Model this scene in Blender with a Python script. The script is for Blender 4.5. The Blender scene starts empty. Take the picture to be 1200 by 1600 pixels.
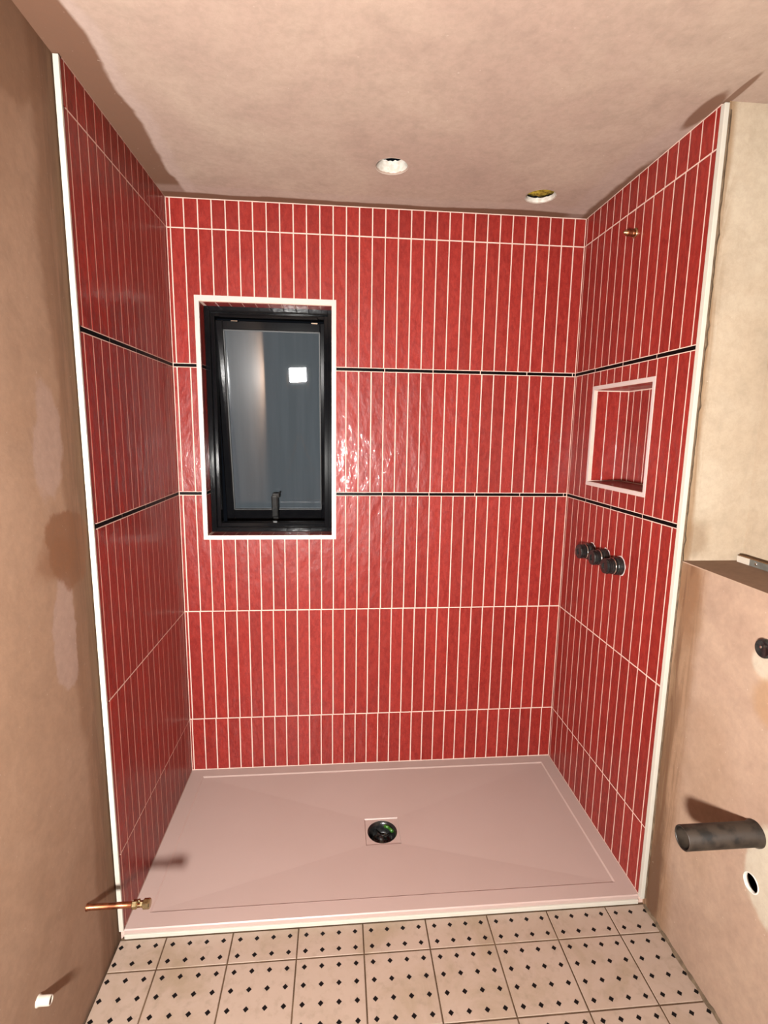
import bpy, bmesh, math, random
from mathutils import Vector, Matrix
random.seed(7)
scene = bpy.context.scene
col = scene.collection

# ------------------------------------------------------------------ camera
cam_d = bpy.data.cameras.new('camera')
cam = bpy.data.objects.new('camera', cam_d)
col.objects.link(cam)
cam.location = (0.65583, -2.18482, 1.53045)          # z = 0 is the top of the shower tray rim
cam.rotation_euler = (1.41368, -0.014845, -0.087558)
cam_d.sensor_fit = 'HORIZONTAL'
cam_d.sensor_width = 36.0
cam_d.lens = 805.29 / 1200 * 36.0
cam_d.clip_start = 0.02
scene.camera = cam

# ------------------------------------------------------------------ world (night outside), exposure
world = bpy.data.worlds.new('night')
scene.world = world
world.use_nodes = True
world.node_tree.nodes['Background'].inputs[0].default_value = (0.010, 0.012, 0.016, 1)
world.node_tree.nodes['Background'].inputs[1].default_value = 0.5
scene.view_settings.view_transform = 'Standard'
scene.view_settings.look = 'None'
scene.view_settings.gamma = 1.0
scene.view_settings.use_curve_mapping = False
scene.view_settings.exposure = 0.0
LAMP_POS = Vector((0.28, -2.49, 1.225))
LAMP_STRENGTH = 3650.0
LAMP_COLOR = (1.0, 0.98, 0.94)
LAMP_AIM = Vector((0.95, 0.0, 1.55))

# ------------------------------------------------------------------ dimensions (metres)
W = 1.664          # tile face to tile face
D = 0.757          # depth of the tiled recess
ZC = 2.3955        # ceiling
ZF = -0.031        # room floor
XL = -0.016        # left plaster face
XR = 1.682         # right lower plaster face
XU = 1.874         # right upper plaster face (set back)
ZLEDGE = 1.157
YF = -3.45         # wall behind the camera
J0, L1, L2, J3, J4 = 2.2870, 1.7756, 1.2603, 0.7488, 0.2487

# ------------------------------------------------------------------ mesh helpers
class MB:
    def __init__(s): s.v = []; s.f = []; s.sm = []; s.mi = []
    def add(s, verts, faces, smooth=False, mi=0):
        o = len(s.v); s.v += [tuple(v) for v in verts]
        for f in faces:
            s.f.append([i + o for i in f]); s.sm.append(smooth); s.mi.append(mi)
        return s
    def box(s, x0, x1, y0, y1, z0, z1, mi=0):
        v = [(x, y, z) for z in (z0, z1) for y in (y0, y1) for x in (x0, x1)]
        return s.add(v, [(0, 2, 3, 1), (4, 5, 7, 6), (0, 1, 5, 4), (2, 6, 7, 3), (0, 4, 6, 2), (1, 3, 7, 5)], mi=mi)
    def cbox(s, x0, x1, y0, y1, z0, z1, c=0.002, mi=0):
        # box with chamfered edges
        bm = bmesh.new()
        bmesh.ops.create_cube(bm, size=1.0)
        for v in bm.verts:
            v.co = Vector(((x0 + x1) / 2 + v.co.x * (x1 - x0), (y0 + y1) / 2 + v.co.y * (y1 - y0), (z0 + z1) / 2 + v.co.z * (z1 - z0)))
        bmesh.ops.bevel(bm, geom=list(bm.edges), offset=c, segments=2, affect='EDGES', profile=0.5)
        bm.verts.index_update()
        s.add([v.co[:] for v in bm.verts], [[v.index for v in f.verts] for f in bm.faces], mi=mi)
        bm.free(); return s
    def lathe(s, p, d, prof, n=24, smooth=True, cap0=True, cap1=True, mi=0, ang0=0.0):
        p = Vector(p); d = Vector(d).normalized()
        a = d.orthogonal().normalized(); b = d.cross(a)
        vs = []
        for (r, t) in prof:
            for i in range(n):
                th = 2 * math.pi * i / n + ang0
                vs.append(p + d * t + (a * math.cos(th) + b * math.sin(th)) * r)
        fs = []
        for k in range(len(prof) - 1):
            for i in range(n):
                j = (i + 1) % n
                fs.append((k * n + i, k * n + j, (k + 1) * n + j, (k + 1) * n + i))
        s.add(vs, fs, smooth, mi)
        o = len(s.v) - len(vs)
        if cap0: s.f.append([o + i for i in reversed(range(n))]); s.sm.append(False); s.mi.append(mi)
        if cap1: s.f.append([o + (len(prof) - 1) * n + i for i in range(n)]); s.sm.append(False); s.mi.append(mi)
        return s
    def tube(s, pts, r, n=12, mi=0):
        for a, b in zip(pts[:-1], pts[1:]):
            a = Vector(a); b = Vector(b)
            s.lathe(a, b - a, [(r, 0), (r, (b - a).length)], n, mi=mi)
        return s
    def mesh(s, name):
        me = bpy.data.meshes.new(name)
        me.from_pydata(s.v, [], s.f)
        me.polygons.foreach_set('use_smooth', s.sm)
        me.polygons.foreach_set('material_index', s.mi)
        me.update()
        return me
    def build(s, name, mat, parent=None):
        me = s.mesh(name)
        for m in (mat if isinstance(mat, (list, tuple)) else [mat]): me.materials.append(m)
        return link(name, me, parent)

def link(name, me, parent=None):
    o = bpy.data.objects.new(name, me); col.objects.link(o)
    if parent is not None: o.parent = parent
    return o
def empty(name, loc=(0, 0, 0)):
    o = bpy.data.objects.new(name, None); col.objects.link(o); o.location = loc; o.empty_display_size = 0.05
    return o
def tag(o, label, cat, group=None):
    o['label'] = label; o['category'] = cat
    if group: o['group'] = group
    return o
def struct(o, label=None, cat=None):
    o['kind'] = 'structure'
    if label: o['label'] = label
    if cat: o['category'] = cat
    return o
def rebase(root):
    """children were meshed in world space: move their geometry into the root's space"""
    for c in root.children:
        c.data.transform(Matrix.Translation(-root.location))
        for g in c.children: g.data.transform(Matrix.Translation(-root.location))
def cut(ob, cutter):
    m = ob.modifiers.new('cut', 'BOOLEAN'); m.operation = 'DIFFERENCE'; m.object = cutter; m.solver = 'EXACT'
    bpy.context.view_layer.update()
    dg = bpy.context.evaluated_depsgraph_get()
    me = bpy.data.meshes.new_from_object(ob.evaluated_get(dg))
    ob.modifiers.remove(m)
    ob.data = me
    bpy.data.objects.remove(cutter, do_unlink=True)

# ------------------------------------------------------------------ material helpers
ALB = 0.48      # overall reflectance level of the bare surfaces
def srgb(r, g, b):
    f = lambda c: (c / 255) / 12.92 if c <= 10 else (((c / 255) + 0.055) / 1.055) ** 2.4
    return (f(r) * ALB, f(g) * ALB, f(b) * ALB, 1.0)
def metal(r, g, b):
    c = srgb(r, g, b); return (c[0] / ALB, c[1] / ALB, c[2] / ALB, 1.0)

class Mat:
    def __init__(s, name, color=(.8, .8, .8, 1), rough=0.5, spec=0.5, metal=0.0):
        s.m = bpy.data.materials.new(name); s.m.use_nodes = True
        s.nt = s.m.node_tree; s.b = s.nt.nodes['Principled BSDF']
        s.b.inputs['Base Color'].default_value = color
        s.b.inputs['Roughness'].default_value = rough
        s.b.inputs['Specular IOR Level'].default_value = spec
        s.b.inputs['Metallic'].default_value = metal
        s._pos = None
    def n(s, t, **kw):
        nd = s.nt.nodes.new(t)
        for k, v in kw.items(): setattr(nd, k, v)
        return nd
    def lk(s, a, b): s.nt.links.new(a, b)
    def setin(s, sock, v):
        if isinstance(v, bpy.types.NodeSocket): s.lk(v, sock)
        else: sock.default_value = v
    def pos(s):
        if s._pos is None: s._pos = s.n('ShaderNodeNewGeometry').outputs['Position']
        return s._pos
    def noise(s, scale, detail=4, rough=0.55, vec=None, dist=0.0):
        nd = s.n('ShaderNodeTexNoise')
        nd.inputs['Scale'].default_value = scale; nd.inputs['Detail'].default_value = detail
        nd.inputs['Roughness'].default_value = rough; nd.inputs['Distortion'].default_value = dist
        s.lk(vec if vec is not None else s.pos(), nd.inputs['Vector'])
        return nd.outputs['Fac']
    def math(s, op, a, b=0.0):
        nd = s.n('ShaderNodeMath', operation=op)
        s.setin(nd.inputs[0], a); s.setin(nd.inputs[1], b)
        return nd.outputs[0]
    def vmath(s, op, a, b):
        nd = s.n('ShaderNodeVectorMath', operation=op)
        s.setin(nd.inputs[0], a); s.setin(nd.inputs[1], b)
        return nd.outputs['Value'] if op == 'LENGTH' else nd.outputs[0]
    def step(s, v, a, b, lo=0.0, hi=1.0):
        nd = s.n('ShaderNodeMapRange', interpolation_type='SMOOTHSTEP')
        s.setin(nd.inputs[0], v)
        nd.inputs[1].default_value = a; nd.inputs[2].default_value = b
        nd.inputs[3].default_value = lo; nd.inputs[4].default_value = hi
        return nd.outputs[0]
    def mix(s, f, a, b):
        nd = s.n('ShaderNodeMix', data_type='RGBA')
        s.setin(nd.inputs[0], f); s.setin(nd.inputs[6], a); s.setin(nd.inputs[7], b)
        return nd.outputs[2]
    def axis(s, i):
        nd = s.n('ShaderNodeSeparateXYZ'); s.lk(s.pos(), nd.inputs[0]); return nd.outputs[i]
    def bump(s, h, strength=0.2, dist=0.002):
        nd = s.n('ShaderNodeBump'); nd.inputs['Strength'].default_value = strength; nd.inputs['Distance'].default_value = dist
        s.lk(h, nd.inputs['Height']); s.lk(nd.outputs[0], s.b.inputs['Normal']); s.lk(nd.outputs[0], s.b.inputs['Coat Normal'])
    def color(s, c): s.setin(s.b.inputs['Base Color'], c)

def simple(name, color, rough=0.5, spec=0.5, metal=0.0, mottle=0.0, mscale=30, color2=None):
    m = Mat(name, color, rough, spec, metal)
    if mottle > 0:
        c2 = color2 or tuple([c * 0.45 for c in color[:3]] + [1])
        m.color(m.mix(m.math('MULTIPLY', m.step(m.noise(mscale, 5), 0.42, 0.66), mottle), color, c2))
    return m.m

def plaster(name, base, light, stains, bump=0.25, streak=None):
    """stains: list of ('band', axis, edge, direction, soft, wobble, colour, amount) / ('blob', centre, radii, wobble, soft, colour, amount)"""
    m = Mat(name, base, 0.85, 0.25)
    n1 = m.noise(2.3, 6, 0.6, dist=0.6); n2 = m.noise(9.0, 6, 0.65, dist=0.4); n3 = m.noise(60, 3)
    c = m.mix(m.step(n1, 0.35, 0.68), base, light)
    c = m.mix(m.math('MULTIPLY', m.step(n2, 0.42, 0.72), 0.38), c, tuple([x * 0.74 for x in base[:3]] + [1]))
    wob = m.noise(7.0, 5, 0.6)
    wob0 = m.math('SUBTRACT', wob, 0.5)
    wob1 = m.math('SUBTRACT', m.math('ADD', m.math('MULTIPLY', m.noise(2.6, 3, 0.5), 0.85), m.math('MULTIPLY', m.noise(16, 3, 0.6), 0.15)), 0.5)
    for st in stains:
        if st[0] == 'band':
            _, ax, edge, sgn, soft, amp, colr, amt = st
            v = m.math('SUBTRACT', m.axis(ax), edge)
            v = m.math('MULTIPLY', v, float(sgn))
            v = m.math('ADD', v, m.math('MULTIPLY', wob1, amp))
            f = m.step(v, 0.0, soft, 1.0, 0.0)
        else:
            _, cen, rad, amp, soft, colr, amt = st
            d = m.vmath('SUBTRACT', m.pos(), cen); d = m.vmath('DIVIDE', d, rad)
            v = m.math('ADD', m.vmath('LENGTH', d, (0, 0, 0)), m.math('MULTIPLY', wob0, amp))
            f = m.step(v, 1.0 - soft, 1.0 + soft, 1.0, 0.0)
        c = m.mix(m.math('MULTIPLY', f, amt), c, colr)
    if streak:      # runs of damp that follow the trim: (axis, edge, direction, width, colour, amount)
        ax, edge, sgn, wid, colr, amt = streak
        sv = m.vmath('MULTIPLY', m.pos(), (38.0, 38.0, 3.2))
        sn = m.step(m.noise(1.0, 5, 0.65, vec=sv, dist=0.8), 0.44, 0.62)
        v = m.math('MULTIPLY', m.math('SUBTRACT', m.axis(ax), edge), float(sgn))
        f = m.math('MULTIPLY', m.step(v, 0.0, wid, 1.0, 0.0), sn)
        c = m.mix(m.math('MULTIPLY', f, amt), c, colr)
    fine = m.step(m.noise(46, 6, 0.75, dist=0.3), 0.30, 0.72)
    c = m.mix(m.math('MULTIPLY', fine, 0.20), c, (0.08, 0.050, 0.034, 1))
    sp = m.step(m.noise(95, 2), 0.72, 0.80)
    c = m.mix(m.math('MULTIPLY', sp, 0.25), c, (0.5, 0.42, 0.35, 1))
    m.color(c)
    m.bump(m.math('ADD', m.math('MULTIPLY', n2, 0.6), m.math('MULTIPLY', n3, 0.15)), bump, 0.006)
    return m.m

def tile_mat(name, c1, c2, c3, rough=0.13):
    m = Mat(name, c1, rough, 0.5)
    m.b.inputs['Specular IOR Level'].default_value = 0.17
    m.b.inputs['Coat Weight'].default_value = 0.35; m.b.inputs['Coat Roughness'].default_value = 0.05; m.b.inputs['Coat IOR'].default_value = 1.4
    tc = m.n('ShaderNodeTexCoord'); oi = m.n('ShaderNodeObjectInfo')
    off = m.n('ShaderNodeVectorMath', operation='SCALE'); off.inputs[0].default_value = (37.0, 11.0, 53.0)
    m.lk(oi.outputs['Random'], off.inputs['Scale'])
    v = m.vmath('ADD', tc.outputs['Object'], off.outputs[0])
    vs = m.vmath('MULTIPLY', v, (1.0, 1.0, 0.5))
    n1 = m.noise(70, 5, 0.6, vec=vs, dist=0.5); n2 = m.noise(24, 3, 0.5, vec=vs); n3 = m.noise(160, 3, 0.6, vec=v)
    c = m.mix(m.step(n1, 0.30, 0.75), c1, c2)
    c = m.mix(m.math('MULTIPLY', m.step(n3, 0.50, 0.80), 0.35), c, c3)
    hs = m.n('ShaderNodeHueSaturation'); m.lk(c, hs.inputs['Color'])
    m.lk(m.step(oi.outputs['Random'], 0.0, 1.0, 0.73, 0.86), hs.inputs['Value'])
    m.color(hs.outputs[0])
    m.bump(m.math('ADD', n2, m.math('MULTIPLY', n1, 0.20)), 1.0, 0.0045)
    return m.m

M = {}
M['tile'] = tile_mat('red_glazed_tile', metal(128, 37, 30), metal(108, 24, 20), metal(148, 56, 47), 0.42)
M['liner'] = simple('black_liner_tile', (0.0018, 0.0013, 0.0013, 1), 0.35, 0.04)
M['grout'] = simple('pink_grout', srgb(246, 210, 194), 0.8, 0.2, mottle=0.10, mscale=40)
M['pinktrim'] = simple('pale_pink_trim', srgb(228, 208, 202), 0.35, 0.4)
M['whitetrim'] = simple('white_trim', srgb(222, 214, 200), 0.35, 0.4, mottle=0.12, mscale=25, color2=srgb(215, 195, 165))
M['tray'] = None
brown = srgb(124, 82, 56); brown2 = srgb(142, 102, 72); pinkdry = srgb(190, 158, 142); cream = srgb(206, 192, 170)
pale = srgb(206, 180, 168)
M['ceiling'] = plaster('ceiling_plaster', srgb(194, 165, 148), srgb(206, 180, 160), [
    ('band', 0, 0.105, 1, 0.03, 0.16, pale, 0.6),
    ('band', 0, 0.076, 1, 0.014, 0.10, brown, 0.92),
    ('band', 1, -0.085, -1, 0.03, 0.06, pale, 0.35),
    ('band', 1, -0.034, -1, 0.014, 0.07, brown, 0.95),
    ('blob', (1.63, -0.30, ZC), (0.07, 0.42, 0.1), 0.6, 0.25, pale, 0.4),
    ('blob', (1.68, -0.16, ZC), (0.045, 0.36, 0.1), 0.9, 0.2, brown, 0.9),
    ('blob', (1.640, -0.715, ZC), (0.026, 0.085, 0.1), 0.7, 0.2, brown, 0.85),
    ('blob', (1.672, -0.80, ZC), (0.010, 0.075, 0.1), 0.4, 0.2, brown, 0.8),
])
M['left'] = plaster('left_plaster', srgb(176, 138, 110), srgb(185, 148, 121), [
    ('band', 1, -0.845, -1, 0.035, 0.16, brown2, 0.65),
    ('band', 1, -0.785, -1, 0.02, 0.06, srgb(124, 92, 62), 0.6),
    ('blob', (XL, -0.915, 1.49), (0.5, 0.062, 0.15), 1.6, 0.10, pinkdry, 0.65),
    ('blob', (XL, -0.91, 1.02), (0.5, 0.055, 0.17), 1.6, 0.08, pinkdry, 0.75),
    ('blob', (XL, -0.86, 1.235), (0.5, 0.10, 0.105), 1.5, 0.10, srgb(142, 94, 60), 0.85),
    ('blob', (XL, -0.92, 1.21), (0.5, 0.10, 0.05), 1.8, 0.3, srgb(142, 94, 60), 0.6),
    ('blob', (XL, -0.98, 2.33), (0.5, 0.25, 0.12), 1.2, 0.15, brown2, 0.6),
], streak=(1, -0.775, -1, 0.10, srgb(112, 78, 52), 0.55))
M['right'] = plaster('right_plaster', srgb(182, 149, 127), srgb(196, 165, 141), [
    ('band', 1, -0.835, -1, 0.05, 0.18, srgb(158, 120, 86), 0.7),
    ('blob', (XR, -0.81, 1.08), (0.5, 0.045, 0.14), 1.5, 0.4, srgb(140, 98, 66), 0.8),
    ('blob', (XR, -0.80, 0.14), (0.5, 0.03, 0.20), 1.6, 0.4, srgb(104, 70, 46), 0.9),
    ('blob', (XR, -0.79, 0.60), (0.5, 0.02, 0.30), 1.6, 0.5, srgb(130, 96, 66), 0.7),
    ('blob', (XR, -1.19, 0.48), (0.5, 0.075, 0.12), 0.9, 0.10, cream, 0.9),
    ('blob', (XR, -1.10, 0.985), (0.5, 0.04, 0.035), 0.5, 0.2, cream, 0.8),
    ('blob', (XR, -1.14, 0.90), (0.5, 0.06, 0.06), 0.8, 0.3, srgb(176, 136, 100), 0.7),
    ('blob', (XR, -0.95, 0.55), (0.5, 0.10, 0.25), 1.6, 0.5, srgb(176, 142, 116), 0.6),
], streak=(1, -0.775, -1, 0.13, srgb(112, 74, 46), 0.75))
M['rightup'] = plaster('right_upper_plaster', srgb(202, 180, 154), srgb(212, 194, 170), [
    ('band', 0, 1.686, 1, 0.02, 0.04, srgb(160, 126, 92), 0.8),
    ('blob', (1.70, -0.77, 1.22), (0.05, 0.3, 0.05), 1.8, 0.4, srgb(150, 122, 94), 0.6),
], streak=(0, 1.680, 1, 0.05, srgb(140, 104, 68), 0.6))
M['ledge'] = plaster('ledge_plaster', srgb(182, 149, 127), srgb(196, 165, 141), [])
M['front'] = plaster('front_plaster', srgb(112, 114, 116), srgb(122, 124, 126), [])
def tray_mat():
    m = Mat('pink_tray', srgb(222, 186, 172), 0.42, 0.4)
    n = m.noise(240, 3); n2 = m.noise(3, 4)
    m.color(m.mix(m.math('MULTIPLY', m.step(n2, .4, .7), 0.25), srgb(206, 178, 168), srgb(198, 168, 156)))
    m.bump(n, 0.12, 0.001); return m.m
M['tray'] = tray_mat()
def floor_mat():
    m = Mat('floor_tile', srgb(206, 176, 152), 0.38, 0.4)
    n = m.noise(5, 6, 0.65, dist=0.5); n2 = m.noise(40, 4)
    c = m.mix(m.step(n, 0.42, 0.72), srgb(192, 167, 149), srgb(172, 148, 124))
    c = m.mix(m.math('MULTIPLY', m.step(n2, .5, .75), 0.35), c, srgb(146, 124, 104))
    m.color(c); m.bump(n2, 0.08, 0.001); return m.m
M['floor'] = floor_mat()
M['floorgrout'] = simple('floor_grout', srgb(96, 74, 56), 0.9, 0.1, mottle=0.4, mscale=12, color2=srgb(150, 122, 96))
M['dot'] = simple('black_dot', (0.003, 0.0025, 0.0025, 1), 0.5, 0.15)
M['blackframe'] = simple('black_upvc', (0.0025, 0.0025, 0.003, 1), 0.10, 0.16, mottle=0.10, mscale=30, color2=(0.010, 0.010, 0.009, 1))
M['seal'] = simple('black_rubber', (0.004, 0.004, 0.004, 1), 0.6)
def glass_mat():
    m = Mat('dark_pane', (0.035, 0.040, 0.045, 1), 0.012, 0.5)
    m.b.inputs['IOR'].default_value = 1.65
    v = m.vmath('MULTIPLY', m.pos(), (26.0, 1.0, 1.6))
    n = m.noise(1.0, 5, 0.6, vec=v)
    s = m.step(m.noise(120, 2), 0.76, 0.84)
    c = m.mix(m.step(n, 0.35, 0.75), (0.027, 0.033, 0.038, 1), (0.033, 0.040, 0.046, 1))
    m.color(m.mix(m.math('MULTIPLY', s, 0.3), c, (0.25, 0.24, 0.22, 1)))
    return m.m
M['glass'] = glass_mat()
M['copper'] = simple('copper', metal(150, 92, 64), 0.40, 0.5, 1.0, mottle=0.8, mscale=60, color2=metal(84, 46, 32))
M['brass'] = simple('brass', metal(190, 172, 132), 0.22, 0.5, 1.0, mottle=0.6, mscale=50, color2=metal(110, 88, 60))
M['chrome'] = simple('chrome', metal(220, 216, 206), 0.15, 0.5, 1.0)
M['blackplastic'] = simple('black_plastic', (0.005, 0.005, 0.005, 1), 0.25, 0.5, mottle=0.3, mscale=70, color2=(0.03, 0.03, 0.028, 1))
M['pipeblack'] = simple('dusty_black_pipe', srgb(62, 51, 42), 0.45, 0.35, mottle=0.95, mscale=30, color2=srgb(22, 17, 13))
M['void'] = simple('dark_void', (0.003, 0.003, 0.003, 1), 0.9, 0.0)
M['chalk'] = simple('white_plasterboard_edge', srgb(240, 232, 220), 0.8, 0.2, mottle=0.4, mscale=60, color2=srgb(180, 160, 140))
M['insul'] = simple('yellow_insulation', srgb(190, 160, 60), 0.95, 0.1, mottle=0.8, mscale=90, color2=srgb(90, 70, 20))
M['green'] = simple('green_plastic', srgb(60, 120, 30), 0.4, mottle=0.4, mscale=200)
M['timber'] = simple('timber', srgb(120, 84, 52), 0.7, 0.2, mottle=0.5, mscale=40)
M['galv'] = simple('galvanised_steel', srgb(170, 168, 160), 0.45, 0.5, 0.7, mottle=0.4, mscale=50)
M['white'] = simple('white_plastic', srgb(214, 200, 184), 0.4)
M['mortar'] = simple('grey_adhesive', srgb(124, 104, 84), 0.9, 0.1, mottle=0.6, mscale=45)
M['yellow'] = simple('yellow_metal', srgb(210, 160, 20), 0.4)
M['door'] = simple('grey_white_door', srgb(140, 142, 142), 0.45)
M['doorframe'] = simple('dark_frame', srgb(50, 52, 54), 0.5)
lm = Mat('led_panel', (1, 1, 1, 1))
lm.b.inputs['Emission Color'].default_value = (*LAMP_COLOR, 1); lm.b.inputs['Emission Strength'].default_value = LAMP_STRENGTH
M['led'] = lm.m

# ------------------------------------------------------------------ tiles
GR = 0.0036      # joint width
TT = 0.008       # tile thickness
_cache = {}
def tile_mesh(outline, mat, ch=0.0012, depth=TT, pil=0.0008):
    """outline: CCW polygon (u, w) seen from the front; face towards -Y, chamfered edge"""
    key = (tuple((round(a, 4), round(b, 4)) for a, b in outline), mat)
    if key in _cache: return _cache[key]
    n = len(outline); P = [Vector(p) for p in outline]; ins = []
    for i in range(n):
        a, b, c = P[i - 1], P[i], P[(i + 1) % n]
        e1 = (b - a).normalized(); e2 = (c - b).normalized()
        n1 = Vector((-e1.y, e1.x)); n2 = Vector((-e2.y, e2.x))
        ins.append(b + (n1 + n2) * ch)
    v = [(p.x, 0.0, p.y) for p in ins] + [(p.x, pil, p.y) for p in P] + [(p.x, depth, p.y) for p in P]
    f = [list(range(n))]
    for i in range(n):
        j = (i + 1) % n
        f.append((n + i, n + j, j, i)); f.append((2 * n + i, 2 * n + j, n + j, n + i))
    mb = MB(); mb.add(v, f)
    me = mb.mesh('tile'); me.materials.append(M[mat]); _cache[key] = me
    return me
ROT = {'back': (0, 0, 0), 'left': (0, 0, math.pi / 2), 'right': (0, 0, -math.pi / 2), 'down': (math.pi / 2, 0, 0), 'up': (-math.pi / 2, 0, 0)}
def place_tile(name, u0, u1, w0, w1, where, parent, mat='tile', hole=None, jit=True):
    """u along the wall's own right-hand direction as seen from the front; where = function (u, w) -> world point, plus key of ROT"""
    key, fn = where
    if u1 - u0 < 0.003 or w1 - w0 < 0.003: return None
    pts = [(u0, w0), (u1, w0), (u1, w1), (u0, w1)]
    if hole:
        h0, h1, k0, k1 = hole
        if u0 < h1 and u1 > h0 and w0 < k1 and w1 > k0:
            cu = h0 <= u0 and h1 >= u1; cw = k0 <= w0 and k1 >= w1
            if cu and cw: return None
            if cw:
                if h0 <= u0: u0 = h1
                else: u1 = h0
                return place_tile(name, u0, u1, w0, w1, where, parent, mat, None, jit)
            if cu:
                if k0 <= w0: w0 = k1
                elif k1 >= w1: w1 = k0
                else:
                    place_tile(name, u0, u1, w0, k0, where, parent, mat, None, jit); w0 = k1
                return place_tile(name, u0, u1, w0, w1, where, parent, mat, None, jit)
            if h0 > u0 and k0 > w0: pts = [(u0, w0), (u1, w0), (u1, k0), (h0, k0), (h0, w1), (u0, w1)]
            elif h0 > u0: pts = [(u0, w0), (h0, w0), (h0, k1), (u1, k1), (u1, w1), (u0, w1)]
            elif k0 > w0: pts = [(u0, w0), (u1, w0), (u1, w1), (h1, w1), (h1, k0), (u0, k0)]
            else: pts = [(h1, w0), (u1, w0), (u1, w1), (u0, w1), (u0, k1), (h1, k1)]
    cu_, cw_ = (u0 + u1) / 2, (w0 + w1) / 2
    me = tile_mesh([(round(a - cu_, 4), round(b - cw_, 4)) for a, b in pts], mat)
    o = link(name, me, parent)
    o.location = fn(cu_, cw_); r = list(ROT[key])
    if jit:
        s = 0.0028
        r[0] += random.uniform(-s, s) * 0.25; r[2] += random.uniform(-s, s)
        r[1] += random.uniform(-s, s) * 0.12
    o.rotation_euler = r
    return o
HG = GR / 2
rows = [('top', J0 + HG, ZC - 0.003), ('a', L1 + 0.0082, J0 - HG), ('b', L2 + 0.0082, L1 - 0.0082), ('c', J3 + HG, L2 - 0.0082), ('d', J4 + HG, J3 - HG), ('base', 0.003, J4 - HG)]
def tile_wall(parent, where, umax, joints_for_row, liner_joints, hole):
    for ri, (rn, w0, w1) in enumerate(rows):
        js = joints_for_row(ri)
        edges = [0.0] + [j for j in js if 0.004 < j < umax - 0.004] + [umax]
        for k in range(len(edges) - 1):
            a = edges[k] + (HG if k else 0.0015); b = edges[k + 1] - (HG if k < len(edges) - 2 else 0.0015)
            place_tile('tile', a, b, w0, w1, where, parent, 'tile', hole)
    for lv, js in zip((L1, L2), liner_joints):
        edges = sorted([0.0] + list(js) + ([hole[0] + 0.3] if hole and hole[0] < js[0] - 0.31 else []) + [umax])
        for k in range(len(edges) - 1):
            a = edges[k] + (0.0009 if k else 0.0015); b = edges[k + 1] - (0.0009 if k < len(edges) - 2 else 0.0015)
            place_tile('liner_tile', a, b, lv - 0.0064, lv + 0.0064, where, parent, 'liner', hole, False)

REC = 0.0005    # joints lie this far behind the tile face
# ---- back wall with the window opening
WX0, WX1, WZ0, WZ1 = 0.093, 0.646, 1.065, 2.043       # outside of the pink window trim
OX0, OX1, OZ0, OZ1 = 0.110, 0.631, 1.083, 2.021       # clear opening between the reveal tiles
g = 0.0007
mb = MB()
y0, y1 = REC, 0.30
mb.box(-0.20, OX0 - g, y0, y1, -0.06, ZC + 0.05)
mb.box(OX1 + g, W + 0.21, y0, y1, -0.06, ZC + 0.05)
mb.box(OX0 - g, OX1 + g, y0, y1, -0.06, OZ0 - g)
mb.box(OX0 - g, OX1 + g, y0, y1, OZ1 + g, ZC + 0.05)
wall_back = struct(mb.build('wall_back', M['grout']), 'back shower wall of slim upright red glazed tiles with pink grout', 'wall')
B = ('back', lambda u, w: (u, 0.0, w))
def back_js(ri):
    off = [0.0, 0.0, 0.0007, 0.0002, -0.0025, -0.0050][ri]
    return [0.0148 + off + (0.05172 + (0.00004 if ri > 3 else 0)) * k + random.uniform(-.0004, .0004) for k in range(32)]
tile_wall(wall_back, B, W, back_js, ([0.0415 + 0.2012 * k if k < 0 else x for k, x in enumerate([0.8470, 1.0490, 1.2500, 1.4512, 1.6515])],
                                     [0.8450, 1.0465, 1.2485, 1.4495, 1.6487]), (WX0 - 0.001, WX1 + 0.001, WZ0 - 0.001, WZ1 + 0.001))
# ---- left shower wall
mb = MB(); mb.box(-0.20, -REC, -D + 0.016, REC, -0.06, ZC + 0.05)
wall_sl = struct(mb.build('wall_shower_left', M['grout']), 'left shower wall of slim upright dark red tiles', 'wall')
LW = ('left', lambda u, w: (0.0, -D + u, w))
def left_js(ri):
    off = [0.0, 0.0005, 0.0, -0.0015, -0.004, -0.004][ri]
    return [D - (0.0256 + 0.05055 * k) + off + random.uniform(-.0005, .0005) for k in range(14, -1, -1)]
tile_wall(wall_sl, LW, D, left_js, ([D - 0.5775, D - 0.378, D - 0.177], [D - 0.5700, D - 0.3730, D - 0.172]), None)
# ---- right shower wall with the niche
NY0, NY1, NZ0, NZ1 = -0.5780, -0.1667, 1.325, 1.713    # outside of the niche trim
nt = 0.0150
cy0, cy1, cz0, cz1 = NY0 + nt, NY1 - nt, NZ0 + nt, NZ1 - nt
NX = W + 0.142                                          # niche back face
mb = MB()
xa, xb = W + REC, XU
mb.box(xa, xb, -D + 0.003, cy0 - g, -0.06, ZC + 0.05)
mb.box(xa, xb, cy1 + g, REC, -0.06, ZC + 0.05)
mb.box(xa, xb, cy0 - g, cy1 + g, -0.06, cz0 - g)
mb.box(xa, xb, cy0 - g, cy1 + g, cz1 + g, ZC + 0.05)
mb.box(NX + REC, xb, cy0 - g, cy1 + g, cz0 - g, cz1 + g)
wall_sr = struct(mb.build('wall_shower_right', M['grout']), 'right shower wall of slim upright red tiles with a recessed niche', 'wall')
RW = ('right', lambda u, w: (W, -u, w))
def right_js(ri):
    off = [0.004, 0.0005, 0.0, 0.0, 0.0, 0.0015][ri]
    return [0.0125 + off + 0.05141 * k + (random.uniform(-.0004, .0004) if k not in (3, 11) else 0) for k in range(15)]
tile_wall(wall_sr, RW, D, right_js, ([0.1726, 0.3735, 0.5715], [0.1750, 0.3735, 0.5750]), (-NY1 - 0.0012, -NY0 + 0.0012, NZ0 - 0.001, NZ1 + 0.001))

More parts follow.
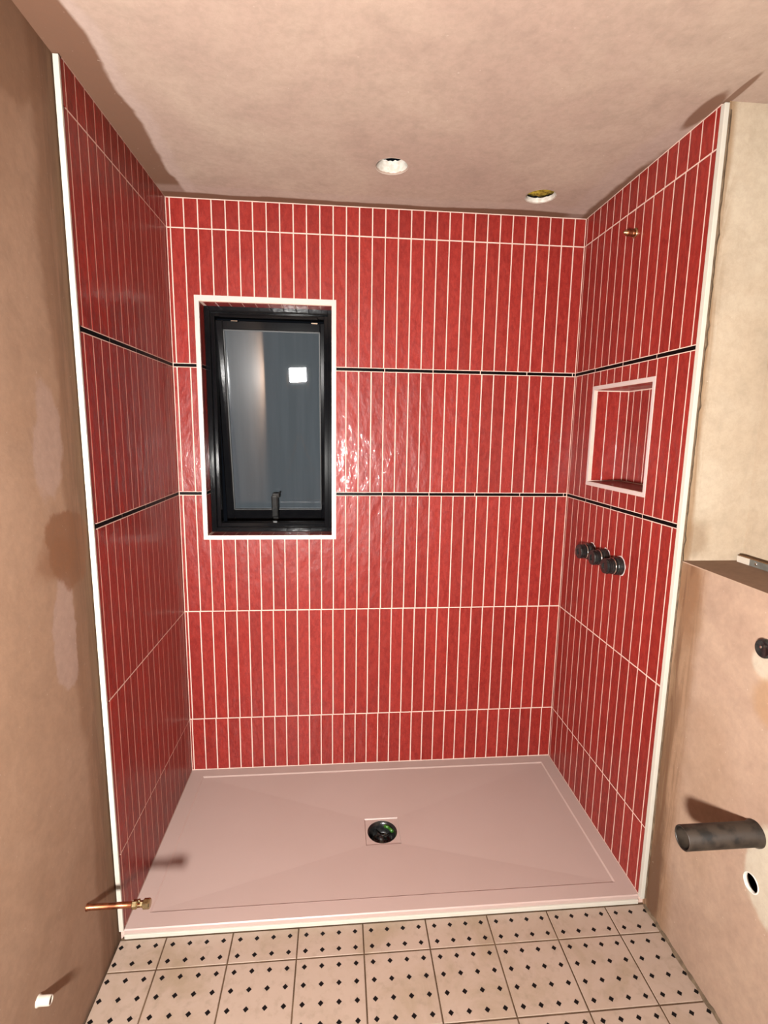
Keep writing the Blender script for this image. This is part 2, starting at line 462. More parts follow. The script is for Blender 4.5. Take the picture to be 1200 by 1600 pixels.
# ---- picture-frame trims
def frame_trim(name, fn, u0, u1, w0, w1, t, parent, mat, proud=0.0012, deep=0.010):
    mb = MB()
    o = [(u0, w0), (u1, w0), (u1, w1), (u0, w1)]; i = [(u0 + t, w0 + t), (u1 - t, w0 + t), (u1 - t, w1 - t), (u0 + t, w1 - t)]
    v = [fn(a, b, -proud) for a, b in o] + [fn(a, b, -proud) for a, b in i] + [fn(a, b, deep) for a, b in o] + [fn(a, b, deep) for a, b in i]
    f = []
    for k in range(4):
        j = (k + 1) % 4
        f += [(k, j, 4 + j, 4 + k), (8 + k, 8 + j, j, k), (4 + k, 4 + j, 12 + j, 12 + k)]
    mb.add(v, f)
    return mb.build(name, mat, parent)
frame_trim('window_trim', lambda a, b, d: (a, d, b), WX0, WX1, WZ0, WZ1, OX0 - WX0, wall_back, M['pinktrim'])
frame_trim('niche_trim', lambda a, b, d: (W + d, -a, b), -NY1, -NY0, NZ0, NZ1, nt - 0.002, wall_sr, M['pinktrim'])

# ---- window reveal tiles
RD = 0.075                                              # reveal depth to the window frame
for ky, zz, key in ((1, OZ1, 'down'), (-1, OZ0, 'up')):
    fn = (lambda u, w, zz=zz: (u, 0.002 + w, zz)) if key == 'down' else (lambda u, w, zz=zz: (u, 0.002 + RD - w, zz))
    # local u = x, local w = depth
    edges = [OX0 + 0.010] + [x for x in [0.0148 + 0.05172 * k for k in range(2, 12)] if x > OX0 + 0.02] + [OX1]
    for k in range(len(edges) - 1):
        place_tile('tile', edges[k] + 0.001, edges[k + 1] - 0.001, 0.010, RD, (key, fn), wall_back, 'tile', None, False)
for xx, key in ((OX0, 'left'), (OX1, 'right')):
    fn = (lambda u, w, xx=xx: (xx, 0.0 + u, w)) if key == 'left' else (lambda u, w, xx=xx: (xx, RD + 0.008 - u, w))
    for (ua, ub) in ((0.010, 0.046), (0.048, RD)):
        for (za, zb) in ((OZ0 + 0.001, L2 - 0.0082), (L2 + 0.0082, L1 - 0.0082), (L1 + 0.0082, OZ1 - 0.001)):
            place_tile('tile', ua, ub, za, zb, (key, fn), wall_back, 'tile', None, False)
    for lv in (L1, L2):
        place_tile('liner_tile', 0.010, RD, lv - 0.0064, lv + 0.0064, (key, fn), wall_back, 'liner', None, False)
# ---- niche tiles: back, two sides, top and bottom
nd = NX - W
ys = [0.0125 + 0.05141 * k for k in range(4, 11)]
edges = [-cy1] + ys + [-cy0]
for k in range(len(edges) - 1):
    place_tile('tile', edges[k] + HG, edges[k + 1] - HG, cz0 + 0.003, cz1 - 0.003, ('right', lambda u, w: (NX, -u, w)), wall_sr)
    for key, zz in (('down', cz1), ('up', cz0)):
        a, b = -edges[k + 1] + HG, -edges[k] - HG
        mid = (a + b) / 2
        me = tile_mesh([(-nd / 2 + 0.005, -(b - a) / 2), (nd / 2 - 0.001, -(b - a) / 2), (nd / 2 - 0.001, (b - a) / 2), (-nd / 2 + 0.005, (b - a) / 2)], 'tile')
        o = link('tile', me, wall_sr); o.location = (W + nd / 2, mid, zz); o.rotation_euler = ROT[key]
for key, yy in (('back', cy1), ('rev', cy0)):
    e2 = [0.012, 0.012 + 0.0435, 0.012 + 0.0435 + 0.0515, nd]
    for k in range(3):
        a, b = W + e2[k] + 0.0012, W + e2[k + 1] - 0.0012
        me = tile_mesh([(-(b - a) / 2, -(cz1 - cz0) / 2 + 0.003), ((b - a) / 2, -(cz1 - cz0) / 2 + 0.003), ((b - a) / 2, (cz1 - cz0) / 2 - 0.003), (-(b - a) / 2, (cz1 - cz0) / 2 - 0.003)], 'tile')
        o = link('tile', me, wall_sr); o.location = ((a + b) / 2, yy, (cz0 + cz1) / 2)
        o.rotation_euler = (0, 0, 0) if key == 'back' else (0, 0, math.pi)

# ---- white edge trims at the front of the tiled walls
mb = MB(); mb.cbox(-0.0125, 0.0008, -D - 0.004, -D + 0.004, -0.002, ZC - 0.004, 0.001)
struct(mb.build('trim_1', M['whitetrim']), 'tall white edge strip where the left tiles meet the bare plaster', 'trim')
mb = MB(); mb.cbox(W - 0.0004, W + 0.0130, -D - 0.012, -D + 0.004, -0.004, ZC - 0.004, 0.001)
t2 = struct(mb.build('trim_2', M['whitetrim']), 'tall white edge strip where the right tiles meet the bare plaster', 'trim')
rng = random.Random(3)
mb = MB(); zz = 0.0; prev = None; vs = []; fs = []
n = 140
for k in range(n + 1):
    z = 0.0 + (ZC - 0.02) * k / n
    w = 0.0015 + rng.random() * 0.0030 + (0.004 if rng.random() > 0.9 else 0)
    pr = 0.0015 + rng.random() * 0.003
    vs += [(W + 0.0135, -D - 0.011, z), (W + 0.0135 + w * 0.6, -D - 0.0115 - pr, z), (W + 0.0135 + w + 0.005, -D - 0.0105, z)]
    if k: fs += [(3 * k - 3, 3 * k - 2, 3 * k + 1, 3 * k), (3 * k - 2, 3 * k - 1, 3 * k + 2, 3 * k + 1)]
mb.add(vs, [tuple(reversed(f)) for f in fs]); mb.build('adhesive_bead', M['mortar'], t2)

# ------------------------------------------------------------------ plastered room
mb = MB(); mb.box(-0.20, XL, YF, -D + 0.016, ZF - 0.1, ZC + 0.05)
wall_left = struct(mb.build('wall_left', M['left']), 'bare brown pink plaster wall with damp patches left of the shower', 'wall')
mb = MB()
mb.box(XR, XU, YF, -D + 0.003, ZF - 0.1, ZLEDGE)
wall_right = struct(mb.build('wall_right', M['right']), 'boxed-out lower plaster wall with a ledge on top, right of the shower', 'wall')
mb = MB(); mb.box(XR - 0.0005, XU, YF, -D - 0.0095, ZLEDGE - 0.002, ZLEDGE + 0.0012)
mb.build('ledge', M['ledge'], wall_right)
mb = MB()
mb.box(W + 0.0135, XU, -D - 0.0105, -D + 0.003, ZLEDGE, ZC + 0.05)
mb.box(XU, XU + 0.14, YF, -D + 0.003, ZF - 0.1, ZC + 0.05)
struct(mb.build('wall_right_upper', M['rightup']), 'pale cream pink plaster wall set back above the ledge', 'wall')
mb = MB(); mb.box(-0.2, XU + 0.14, YF - 0.12, YF, ZF - 0.1, ZC + 0.05)
wall_front = struct(mb.build('wall_front', M['front']), 'plain plaster wall opposite the shower', 'wall')
# door in the wall opposite
door = struct(empty('door_1', (1.05, YF, ZF)), 'pale panelled door opposite the shower', 'door')
mb = MB(); mb.cbox(-0.38, 0.38, 0.0, 0.03, 0.005, 1.98, 0.002)
dl = mb.build('door_leaf', M['door'], door)
for (a, b) in ((0.12, 0.85), (1.0, 1.86)):
    for (c, d) in ((-0.30, -0.04), (0.04, 0.30)):
        mb = MB(); mb.cbox(c, d, 0.028, 0.038, a, b, 0.004); mb.build('panel', M['door'], dl)
mb = MB(); mb.box(-0.45, -0.385, 0.0, 0.045, 0.0, 2.05); mb.box(0.385, 0.45, 0.0, 0.045, 0.0, 2.05); mb.box(-0.385, 0.385, 0.0, 0.045, 1.985, 2.05)
mb.build('door_frame', M['doorframe'], door)
mb = MB(); mb.lathe((0.31, 0.03, 1.0), (0, 1, 0), [(0.024, 0), (0.024, 0.008), (0.009, 0.01), (0.009, 0.04), (0.022, 0.045), (0.024, 0.06), (0.014, 0.068)], 20)
mb.build('door_knob', M['brass'], dl)

# ceiling with two round openings
mb = MB(); mb.box(-0.22, XU + 0.14, YF - 0.12, 0.3, ZC, ZC + 0.018)
ceiling = mb.build('ceiling', M['ceiling'])
HOLES = [((0.832, -0.325), 0.053, 'a'), ((1.402, -0.172), 0.055, 'b')]
for (hx, hy), r, _ in HOLES:
    c = MB().lathe((hx, hy, ZC - 0.05), (0, 0, 1), [(r, 0), (r, 0.15)], 40).build('cutter', M['void'])
    cut(ceiling, c)
struct(ceiling, 'pink plaster ceiling with two round holes and damp brown edges', 'ceiling')
rng = random.Random(5)
for (hx, hy), r, kind in HOLES:
    mb = MB(); n = 40; vs = []; fs = []
    hts = [0.0005, 0.012, 0.024, 0.040] if kind == 'a' else [0.0005, 0.005, 0.010, 0.015]
    for k, h in enumerate(hts):
        for i in range(n):
            th = 2 * math.pi * i / n
            rr = r + (0.0022 if k == 0 else -0.0012 - rng.random() * (0.0025 if k else 0))
            vs.append((hx + rr * math.cos(th), hy + rr * math.sin(th), ZC - 0.0012 + h + (rng.random() * 0.004 if k == 3 else 0)))
    for k in range(3):
        for i in range(n):
            j = (i + 1) % n; fs.append((k * n + i, (k + 1) * n + i, (k + 1) * n + j, k * n + j))
    mb.add(vs, fs, True); mb.build('hole_lining', M['chalk'], ceiling)
# yellow insulation above the second hole
bm = bmesh.new(); bmesh.ops.create_uvsphere(bm, u_segments=32, v_segments=18, radius=1.0)
for v in bm.verts:
    k = 1 + 0.10 * math.sin(9 * v.co.x + 2) * math.sin(8 * v.co.y) + rng.uniform(-.05, .05)
    v.co = Vector((v.co.x * 0.10 * k, v.co.y * 0.10 * k, v.co.z * 0.045 * k))
for f in bm.faces: f.smooth = True
me = bpy.data.meshes.new('insulation'); bm.to_mesh(me); bm.free(); me.materials.append(M['insul'])
ins = link('insulation', me, ceiling); ins.location = (1.402, -0.172, ZC + 0.062)

# hole through the lower right wall (white sleeve)
HY, HZ, HR = -1.146, 0.430, 0.0215
c = MB().lathe((XR - 0.05, HY, HZ), (1, 0, 0), [(HR + 0.003, 0), (HR + 0.003, 0.10)], 32).build('cutter', M['void'])
cut(wall_right, c)
c = MB().box(XR + 0.0125, XU - 0.012, -1.40, -0.85, 0.10, 0.95).build('cutter', M['right'])   # the boxed-out wall is hollow
cut(wall_right, c)
mb = MB()
mb.lathe((XR, HY, HZ), (1, 0, 0), [(HR + 0.0032, 0.001), (HR + 0.0028, -0.0015), (HR, -0.0015), (HR, 0.0075)], 32, cap0=False, cap1=False)
mb.build('sleeve', M['chalk'], wall_right)

rng = random.Random(9); vs = []; fs = []; n = 150
for k in range(n + 1):
    y = -D - 0.012 + (YF + D + 0.02) * k / n
    h = 0.006 + rng.random() * 0.007; w = 0.005 + rng.random() * 0.006
    vs += [(XR + 0.0005, y, ZF + h), (XR - w * 0.5, y, ZF + h * 0.55), (XR - w, y, ZF - 0.0015)]
    if k: fs += [(3 * k - 3, 3 * k - 2, 3 * k + 1, 3 * k), (3 * k - 2, 3 * k - 1, 3 * k + 2, 3 * k + 1)]
mb = MB(); mb.add(vs, [tuple(reversed(f)) for f in fs]); mb.build('mortar_fillet', M['mortar'], wall_right)

# ------------------------------------------------------------------ floor: tiles with black diamonds
mb = MB(); mb.box(XL + 0.0068, XR, YF, -D + 0.004, ZF - 0.08, ZF - 0.0018)      # an open slot is left along the left wall
floor = struct(mb.build('floor', M['floorgrout']), 'beige pink floor tiles patterned with small black diamonds', 'floor')
FP = 0.2023
xs = [0.1285 + FP * k for k in range(8)]
xe = [XL + 0.007] + xs + [XR - 0.002]
ye = [-D - 0.006, -0.859] + [-0.859 - FP * k for k in range(1, 13)]
ye = [y for y in ye if y > YF] + [YF]
_dots = {}
FG = 0.0022
for r in range(len(ye) - 1):
    for k in range(len(xe) - 1):
        x0, x1 = xe[k] + (FG if k else 0), xe[k + 1] - (FG if k < len(xe) - 2 else 0)
        yb, ya = ye[r] - (FG if r else 0), ye[r + 1] + FG
        cx, cy = (x0 + x1) / 2, (yb + ya) / 2
        hw, hh = round((x1 - x0) / 2, 4), round((yb - ya) / 2, 4)
        # grid origin of this tile (its uncut lower-left joint corner)
        gx = xe[k + 1] - FP if k == 0 else xe[k]
        gy = ye[r + 1]
        me = tile_mesh([(-hw, -hh), (hw, -hh), (hw, hh), (-hw, hh)], 'floor', ch=0.0012, depth=0.009, pil=0.0008)
        o = link('floor_tile', me, floor); o.location = (cx, cy, ZF); o.rotation_euler = ROT['up']
        # ROT['up'] maps local z to world -y, so dots are laid in local (x, z) = (dx, -dy)
        key = (hw, hh, round(gx - cx, 3), round(gy - cy, 3))
        if key not in _dots:
            md = MB()
            for a in range(4):
                for b in range(4):
                    dx = gx + FP * (a + 0.5) / 4 - cx; dy = gy + FP * (b + 0.5) / 4 - cy
                    s = 0.0078
                    if abs(dx) > hw - 0.004 or abs(dy) > hh - 0.004: continue
                    px = [(dx - s, -dy), (dx, -dy - s), (dx + s, -dy), (dx, -dy + s)]
                    px = [(max(-hw, min(hw, a_)), b_) for a_, b_ in px]
                    md.add([(p, -0.0004, q) for p, q in px] + [(p, 0.0003, q) for p, q in px],
                           [(0, 1, 2, 3), (4, 5, 1, 0), (5, 6, 2, 1), (6, 7, 3, 2), (7, 4, 0, 3)])
            m2 = md.mesh('diamond_dots'); m2.materials.append(M['dot']); _dots[key] = m2
        d = link('diamond_dots', _dots[key], o); d['kind'] = 'stuff'

# ------------------------------------------------------------------ shower tray
tray = tag(empty('shower_tray', (W / 2, -D / 2, ZF)), 'wide pale pink rectangular shower tray with an open black drain', 'shower tray')
tx0, tx1, ty0, ty1 = 0.0012, W - 0.0012, -D, -0.0012
ix0, ix1, iy0, iy1 = 0.058, 1.612, -0.702, -0.046
dcx, dcy, dh = 0.829, -0.398, 0.067
zr, zs, zd = -0.0035, -0.0045, -0.0155
mb = MB()
def rect(x0, x1, y0, y1, z): return [(x0, y0, z), (x1, y0, z), (x1, y1, z), (x0, y1, z)]
def shelf(mb, A, Bq):
    o = A + Bq
    mb.add(o, [(0, 1, 5, 4), (1, 2, 6, 5), (2, 3, 7, 6), (3, 0, 4, 7)])
bev = 0.003
shelf(mb, rect(tx0, tx1, ty0, ty1, ZF + 0.001), rect(tx0, tx1, ty0, ty1, -bev))
shelf(mb, rect(tx0, tx1, ty0, ty1, -bev), rect(tx0 , tx1, ty0 + bev, ty1, 0))
shelf(mb, rect(tx0, tx1, ty0 + bev, ty1, 0), rect(ix0, ix1, iy0, iy1, -0.0006))
shelf(mb, rect(ix0, ix1, iy0, iy1, -0.0006), rect(ix0 + 0.005, ix1 - 0.005, iy0 + 0.005, iy1 - 0.005, zs))
shelf(mb, rect(ix0 + 0.005, ix1 - 0.005, iy0 + 0.005, iy1 - 0.005, zs), rect(dcx - dh, dcx + dh, dcy - dh, dcy + dh, zd))
# drain square: small step, then a plate with a round hole
dq = dh - 0.0025
shelf(mb, rect(dcx - dh, dcx + dh, dcy - dh, dcy + dh, zd), rect(dcx - dq, dcx + dq, dcy - dq, dcy + dq, zd - 0.004))
N = 48; rh = 0.058; sq = []; ci = []
for i in range(N):
    th = 2 * math.pi * i / N; c_, s_ = math.cos(th), math.sin(th); k = dq / max(abs(c_), abs(s_))
    sq.append((dcx + k * c_, dcy + k * s_, zd - 0.004)); ci.append((dcx + rh * c_, dcy + rh * s_, zd - 0.004))
lo = [(x, y, zd - 0.014) for x, y, z in ci]
mb.add(sq + ci + lo, [(i, (i + 1) % N, N + (i + 1) % N, N + i) for i in range(N)] + [(N + i, N + (i + 1) % N, 2 * N + (i + 1) % N, 2 * N + i) for i in range(N)])
mb.build('tray_body', M['tray'], tray)
mb = MB(); mb.lathe((dcx, dcy, zd - 0.004), (0, 0, -1), [(0.0578, 0.0008), (0.054, 0.004), (0.050, 0.008), (0.047, 0.030), (0.042, 0.052), (0.0, 0.053)], 40, cap0=False, cap1=False)
db = mb.build('drain_body', M['blackplastic'], tray); db['label'] = 'open black round drain'
mb = MB(); mb.lathe((dcx - 0.004, dcy - 0.004, zd - 0.055), (0, 0, 1), [(0.026, 0), (0.026, 0.018), (0.022, 0.022), (0.012, 0.024), (0.010, 0.032), (0.004, 0.034)], 28)
for i in range(4):
    th = math.pi / 2 * i + 0.5
    mb.tube([(dcx, dcy, zd - 0.036), (dcx + 0.045 * math.cos(th), dcy + 0.045 * math.sin(th), zd - 0.030)], 0.003, 8)
mb.build('drain_trap', M['blackplastic'], db)
mb = MB(); mb.tube([(dcx + 0.012, dcy + 0.042, zd - 0.014), (dcx + 0.030, dcy + 0.032, zd - 0.016), (dcx + 0.042, dcy + 0.014, zd - 0.018)], 0.006, 10)
mb.build('drain_seal', M['green'], db)
mb = MB(); mb.cbox(0.002, W - 0.002, -D - 0.0050, -D + 0.0004, ZF + 0.0022, -0.0145, 0.0012)
mb.build('edge_strip', M['whitetrim'], tray)
rebase(tray)

# ------------------------------------------------------------------ window: fixed frame and top-hung sash standing ajar
win = struct(empty('window_1', ((OX0 + OX1) / 2, RD, OZ0)), 'tall black framed window with its dark sash pushed open at the bottom', 'window')
fx0, fx1, fz0, fz1 = OX0 - 0.004, OX1 + 0.004, OZ0 - 0.004, OZ1 + 0.004
def hollow(mb, x0, x1, z0, z1, ya, yb, w, c=0.002):
    mb.cbox(x0, x0 + w, ya, yb, z0, z1, c); mb.cbox(x1 - w, x1, ya, yb, z0, z1, c)
    mb.cbox(x0 + w - 0.001, x1 - w + 0.001, ya, yb, z0, z0 + w, c); mb.cbox(x0 + w - 0.001, x1 - w + 0.001, ya, yb, z1 - w, z1, c)
mb = MB(); hollow(mb, fx0, fx1, fz0, fz1, RD + 0.002, RD + 0.030, 0.024)
hollow(mb, fx0 + 0.004, fx1 - 0.004, fz0 + 0.004, fz1 - 0.004, RD + 0.020, RD + 0.070, 0.036)
fr = mb.build('window_frame', M['blackframe'], win)
mb = MB(); mb.cbox(OX0 + 0.06, OX1 - 0.06, RD + 0.012, RD + 0.024, OZ1 - 0.040, OZ1 - 0.028, 0.002)
mb.build('trickle_vent', M['blackframe'], fr)
for hx in (0.226, 0.556):
    mb = MB(); mb.box(hx - 0.013, hx + 0.013, RD + 0.018, RD + 0.030, OZ1 - 0.054, OZ1 - 0.050); mb.build('hinge_stay', M['chrome'], fr)
ANG = math.radians(8.6)
PIV = Vector((0, RD + 0.036, 1.974))
def T(p):
    # sash coordinates (x, out, down) -> world
    x, o, dn = p
    return Vector((x, PIV.y + o * math.cos(ANG) + dn * math.sin(ANG), PIV.z + o * math.sin(ANG) - dn * math.cos(ANG)))
def sash_part(name, mb, mat, parent):
    mb.v = [tuple(T(v)) for v in mb.v]; mb.f = [list(reversed(f)) for f in mb.f]
    return mb.build(name, mat, parent)
sx0, sx1, sl = 0.140, 0.606, 0.885
mb = MB()
mb.cbox(sx0, sx0 + 0.034, 0, 0.05, 0, sl, 0.003); mb.cbox(sx1 - 0.028, sx1, 0, 0.05, 0, sl, 0.003)
mb.cbox(sx0 + 0.033, sx1 - 0.027, 0, 0.05, 0, 0.036, 0.003); mb.cbox(sx0 + 0.033, sx1 - 0.027, 0, 0.05, sl - 0.056, sl, 0.003)
sash = sash_part('sash', mb, M['blackframe'], win)
mb = MB(); a, b, c_, d_ = sx0 + 0.034, sx1 - 0.028, 0.036, sl - 0.056; s_ = 0.005
for q in ((a, a + s_, c_, d_), (b - s_, b, c_, d_), (a, b, c_, c_ + s_), (a, b, d_ - s_, d_)): mb.box(q[0], q[1], 0.004, 0.03, q[2], q[3])
sash_part('gasket', mb, M['seal'], sash)
mb = MB(); mb.box(a + 0.001, b - 0.001, 0.012, 0.030, c_ + 0.001, d_ - 0.001)
sash_part('pane', mb, M['glass'], sash)
mb = MB(); hx = 0.366
mb.cbox(hx - 0.013, hx + 0.013, -0.012, 0.003, sl - 0.075, sl - 0.008, 0.003)
mb.cbox(hx - 0.016, hx + 0.014, -0.034, -0.011, sl - 0.135, sl - 0.030, 0.006)
mb.cbox(hx - 0.012, hx + 0.022, -0.030, -0.016, sl - 0.145, sl - 0.122, 0.005)
mb.tube([(hx + 0.006, -0.022, sl - 0.135), (hx + 0.024, -0.020, sl - 0.148)], 0.004, 8)
sash_part('handle', mb, M['blackplastic'], sash)
rebase(win)

# ------------------------------------------------------------------ pipes and fittings
def part(root, name, mat, mb): return mb.build(name, M[mat], root)
# black waste pipe
wp = tag(empty('waste_pipe', (XR, -1.1395, 0.5620)), 'dusty dark plastic waste pipe sticking out of the right plaster wall', 'pipe')
R0 = 0.0285; LEN = 0.192
mb = MB(); mb.lathe(wp.location + Vector((0.01, 0, 0)), (-1, 0, 0), [(R0 + 0.003, 0.0), (R0 + 0.003, 0.016), (R0, 0.020), (R0, LEN + 0.009), (R0 - 0.0007, LEN + 0.010), (R0 - 0.0033, LEN + 0.010), (R0 - 0.0036, LEN + 0.008)], 40, cap0=False, cap1=False)
part(wp, 'pipe_wall', 'pipeblack', mb)
mb = MB(); mb.lathe(wp.location + Vector((0.01, 0, 0)), (-1, 0, 0), [(R0 - 0.0036, LEN + 0.0081), (R0 - 0.004, 0.03), (0.0, 0.029)], 40, cap0=False, cap1=False)
part(wp, 'bore', 'pipeblack', mb); rebase(wp)
# left copper pipe with capped valve end
cp = tag(empty('copper_pipe', (XL, -0.9196, 0.2525)), 'thin copper pipe with a brass capped end, sticking out of the left plaster wall', 'pipe')
L0 = cp.location; r = 0.0078
mb = MB(); mb.lathe(L0 - Vector((0.01, 0, 0)), (1, 0, 0), [(r * 1.25, 0), (r * 1.2, 0.013), (r, 0.016), (r, 0.075), (r * 1.04, 0.08), (r, 0.085), (r, 0.150)], 20)
part(cp, 'pipe_run', 'copper', mb)
mb = MB(); mb.lathe(L0 + Vector((0.118, 0, 0)), (1, 0, 0), [(0.0100, 0), (0.0115, 0.002), (0.0115, 0.012), (0.0095, 0.0135), (0.0085, 0.0145), (0.0085, 0.028), (0.0095, 0.029)], 6, smooth=False)
part(cp, 'nut', 'brass', mb)
mb = MB(); mb.lathe(L0 + Vector((0.146, 0, 0)), (1, 0, 0), [(0.0100, 0), (0.0130, 0.002), (0.0130, 0.016), (0.0115, 0.019), (0.0050, 0.0195)], 8, smooth=False)
mb.lathe(L0 + Vector((0.136, 0, 0.006)), (0, 0, 1), [(0.0045, 0), (0.0045, 0.007), (0.003, 0.008)], 10)
part(cp, 'end_cap', 'brass', mb); rebase(cp)
# white stub low on the left wall
st = tag(empty('pipe_stub', (XL, -1.148, 0.250)), 'short white plastic stub low down on the left plaster wall', 'stub')
mb = MB(); mb.lathe(st.location - Vector((0.008, 0, 0)), (1, 0, 0), [(0.0125, 0), (0.0125, 0.010), (0.0105, 0.012), (0.0105, 0.034), (0.0095, 0.036), (0.0075, 0.036), (0.007, 0.02), (0.0, 0.02)], 24, cap0=False, cap1=False)
part(st, 'stub_wall', 'white', mb); rebase(st)
# copper riser fitting high on the right shower wall
rf = tag(empty('riser_fitting', (W, -0.383, 2.207)), 'small copper and brass pipe fitting high on the right tiled wall', 'fitting')
Lr = rf.location
mb = MB(); mb.lathe(Lr + Vector((0.006, 0, 0)), (-1, 0, 0), [(0.0165, 0), (0.0165, 0.009), (0.0150, 0.011), (0.0120, 0.0115)], 28); part(rf, 'collar', 'brass', mb)
mb = MB(); mb.lathe(Lr, (-1, 0, 0), [(0.0118, 0), (0.0118, 0.012), (0.0105, 0.013), (0.0118, 0.016), (0.0105, 0.019), (0.0118, 0.022), (0.0105, 0.025), (0.0118, 0.028), (0.0105, 0.031), (0.0100, 0.033)], 24); part(rf, 'threaded_body', 'copper', mb)
mb = MB(); mb.lathe(Lr + Vector((-0.032, 0, 0)), (-1, 0, 0), [(0.0100, 0), (0.0085, 0.003), (0.0045, 0.006), (0.0040, 0.010), (0.002, 0.011)], 20); part(rf, 'tip', 'brass', mb); rebase(rf)
# three black capped valve outlets
labs = ['black capped valve outlet nearest the corner with the window wall, of three', 'middle black capped valve outlet of three in the right tiled wall', 'black capped valve outlet nearest the white edge strip, of three']
for i, (vy, vz, dx) in enumerate(((-0.258, 1.066, 0.0), (-0.366, 1.068, 0.0), (-0.468, 1.062, 0.004))):
    vo = tag(empty('valve_outlet', (W, vy, vz)), labs[i], 'valve', 'valve outlets on the right tiled wall')
    p = vo.location
    mb = MB(); mb.lathe(p + Vector((0.006, 0, 0)), (-1, 0, 0), [(0.034, 0), (0.034, 0.012), (0.032, 0.018), (0.032, 0.026), (0.030, 0.028)], 28); part(vo, 'collar', 'blackplastic', mb)
    mb = MB()
    prof = [(0.0270, 0.020)]
    for k in range(4): prof += [(0.0285, 0.024 + k * 0.007), (0.0285, 0.028 + k * 0.007), (0.0262, 0.029 + k * 0.007), (0.0262, 0.0305 + k * 0.007)]
    prof += [(0.0285, 0.053), (0.0262, 0.056 + dx), (0.012, 0.0565 + dx), (0.011, 0.053 + dx), (0.0, 0.053 + dx)]
    mb.lathe(p, (-1, 0, 0), prof, 14, smooth=False, cap1=False); cap = part(vo, 'cap', 'blackplastic', mb)
    mb = MB(); mb.lathe(p, (-1, 0, 0), [(0.0290, 0.0275), (0.0302, 0.0285), (0.0302, 0.0295), (0.0290, 0.0305)], 28, cap0=False, cap1=False); part(vo, 'clip_ring', 'chrome', mb)
    for k in range(5):
        th = rng.random() * 6.28
        # crumbs of grout around the cut-out
    mb = MB(); vs = []; n = 30
    for k in range(n):
        th = 2 * math.pi * k / n; rr = 0.0335 + rng.random() * 0.0055
        vs += [(p.x - 0.0010 - rng.random() * 0.001, p.y + 0.032 * math.cos(th), p.z + 0.032 * math.sin(th)), (p.x - 0.0002, p.y + rr * math.cos(th), p.z + rr * math.sin(th))]
    mb.add(vs, [(2 * k, 2 * k + 1, (2 * k + 3) % (2 * n), (2 * k + 2) % (2 * n)) for k in range(n)]); part(vo, 'cutout_edge', 'pinktrim', mb)
    rebase(vo)
# black round cover on the lower right wall
bc = tag(empty('pipe_cover', (XR, -1.098, 1.026)), 'black round cover with a bright screw below the plaster ledge', 'cover')
p = bc.location
mb = MB(); mb.lathe(p + Vector((0.004, 0, 0)), (-1, 0, 0), [(0.0235, 0), (0.0235, 0.013), (0.0215, 0.016), (0.0190, 0.0165), (0.0180, 0.0145), (0.0, 0.0145)], 32, cap0=False, cap1=False); part(bc, 'cover_disc', 'blackplastic', mb)
mb = MB(); mb.lathe(p + Vector((-0.010, 0.005, 0.002)), (-1, 0, 0), [(0.0035, 0), (0.0035, 0.0018), (0.002, 0.0025)], 12); part(bc, 'screw', 'chrome', mb); rebase(bc)
# batten with a metal strip on the ledge
bt = tag(empty('batten', (1.857, -1.05, ZLEDGE + 0.0012)), 'wooden batten faced with a white-ended metal strip lying on the plaster ledge', 'batten')
z0 = ZLEDGE + 0.0012
mb = MB(); mb.cbox(1.848, 1.8735, -1.33, -0.782, z0, z0 + 0.022, 0.0015); part(bt, 'wood', 'timber', mb)
mb = MB(); mb.cbox(1.8455, 1.8482, -1.33, -0.828, z0, z0 + 0.019, 0.0006); ms = part(bt, 'metal_strip', 'galv', mb)
mb = MB(); mb.cbox(1.8452, 1.8482, -0.8285, -0.781, z0, z0 + 0.019, 0.0006); part(bt, 'white_end', 'white', mb)
for yy in (-0.852, -0.95, -1.10, -1.25):
    mb = MB(); mb.lathe((1.846, yy, z0 + 0.010), (-1, 0, 0), [(0.0045, 0), (0.0045, 0.0012), (0.003, 0.002)], 14); part(ms, 'screw', 'chrome', mb)
rebase(bt)

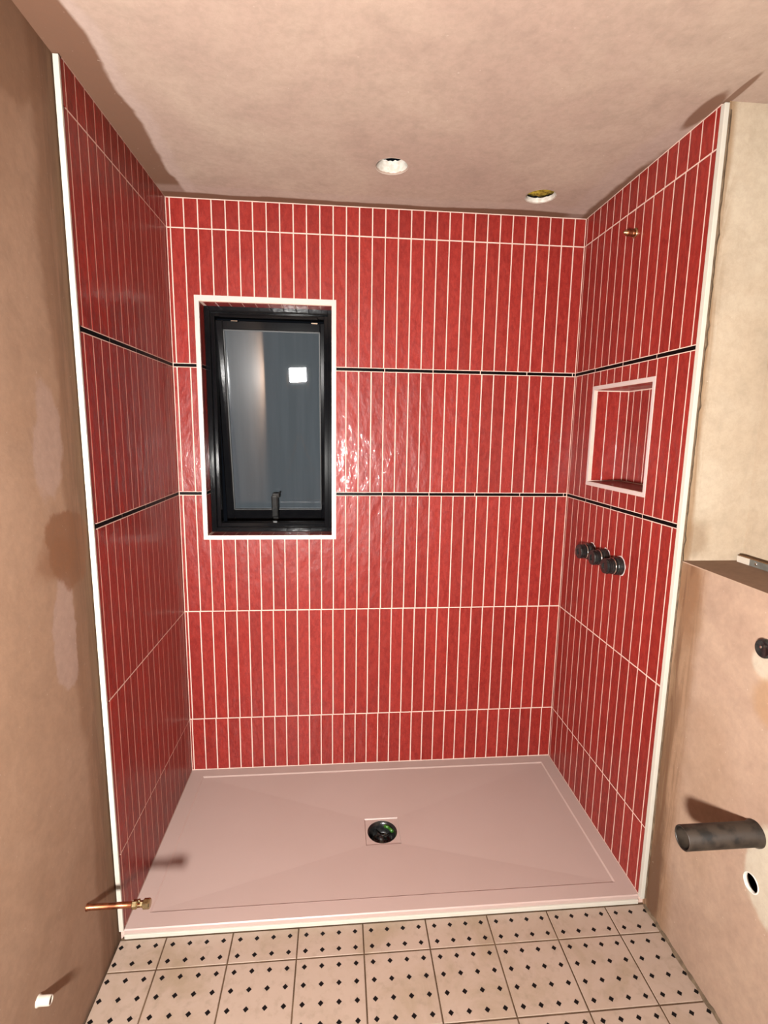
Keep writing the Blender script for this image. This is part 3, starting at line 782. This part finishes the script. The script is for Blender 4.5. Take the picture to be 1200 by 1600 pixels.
# ------------------------------------------------------------------ LED work light on a tripod (stands beside the photographer)
wl = tag(empty('work_light_offscreen', (LAMP_POS.x, LAMP_POS.y, ZF)), 'lit square work light on a tripod, reflected in the dark window pane', 'work light')
aim = (LAMP_AIM - LAMP_POS).normalized()
rx = aim.cross(Vector((0, 0, 1))).normalized(); up = rx.cross(aim)
MX = Matrix((rx, aim, up)).transposed().to_4x4(); MX.translation = LAMP_POS - aim * 0.004
def head(name, mb, mat, parent=wl):
    mb.v = [tuple(MX @ Vector(v)) for v in mb.v]; return mb.build(name, M[mat], parent)
hw, hh = 0.075, 0.060
mb = MB(); mb.cbox(-hw - 0.012, hw + 0.012, -0.050, -0.002, -hh - 0.012, hh + 0.012, 0.005); hd = head('housing', mb, 'blackplastic')
mb = MB()
for k in range(7): mb.box(-hw + 0.002 + k * 0.023, -hw + 0.007 + k * 0.023, -0.075, -0.050, -hh, hh)
head('cooling_fins', mb, 'blackplastic', hd)
mb = MB(); mb.box(-hw, hw, -0.0022, 0.0, -hh, hh); head('led_panel_offscreen', mb, 'led', hd)
mb = MB(); mb.tube([(-hw - 0.022, -0.025, 0), (-hw - 0.022, -0.025, -0.12), (hw + 0.022, -0.025, -0.12), (hw + 0.022, -0.025, 0)], 0.007); head('yoke', mb, 'yellow')
mb = MB(); mb.tube([(-0.06, -0.03, hh + 0.01), (-0.06, -0.03, hh + 0.05), (0.06, -0.03, hh + 0.05), (0.06, -0.03, hh + 0.01)], 0.007)
head('carry_handle', mb, 'blackplastic')
base = Vector((LAMP_POS.x - aim.x * 0.03, LAMP_POS.y - aim.y * 0.03, 0))
zt = LAMP_POS.z - 0.125
mb = MB(); mb.tube([(base.x, base.y, ZF + 0.25), (base.x, base.y, zt)], 0.014, 16); mb.lathe((base.x, base.y, 0.66), (0, 0, 1), [(0.020, 0), (0.020, 0.05)], 16); mb.build('pole', M['blackplastic'], wl)
for k in range(3):
    th = 2 * math.pi * k / 3 + 0.4
    foot = (base.x + 0.26 * math.cos(th), base.y + 0.26 * math.sin(th), ZF + 0.009)
    mb = MB(); mb.tube([(base.x, base.y, 0.66), foot], 0.009, 10); mb.tube([(base.x, base.y, 0.28), tuple(Vector((base.x, base.y, 0.66)).lerp(Vector(foot), 0.6))], 0.005, 8)
    mb.build('leg', M['yellow'], wl)
rebase(wl)
bpy.context.view_layer.update()
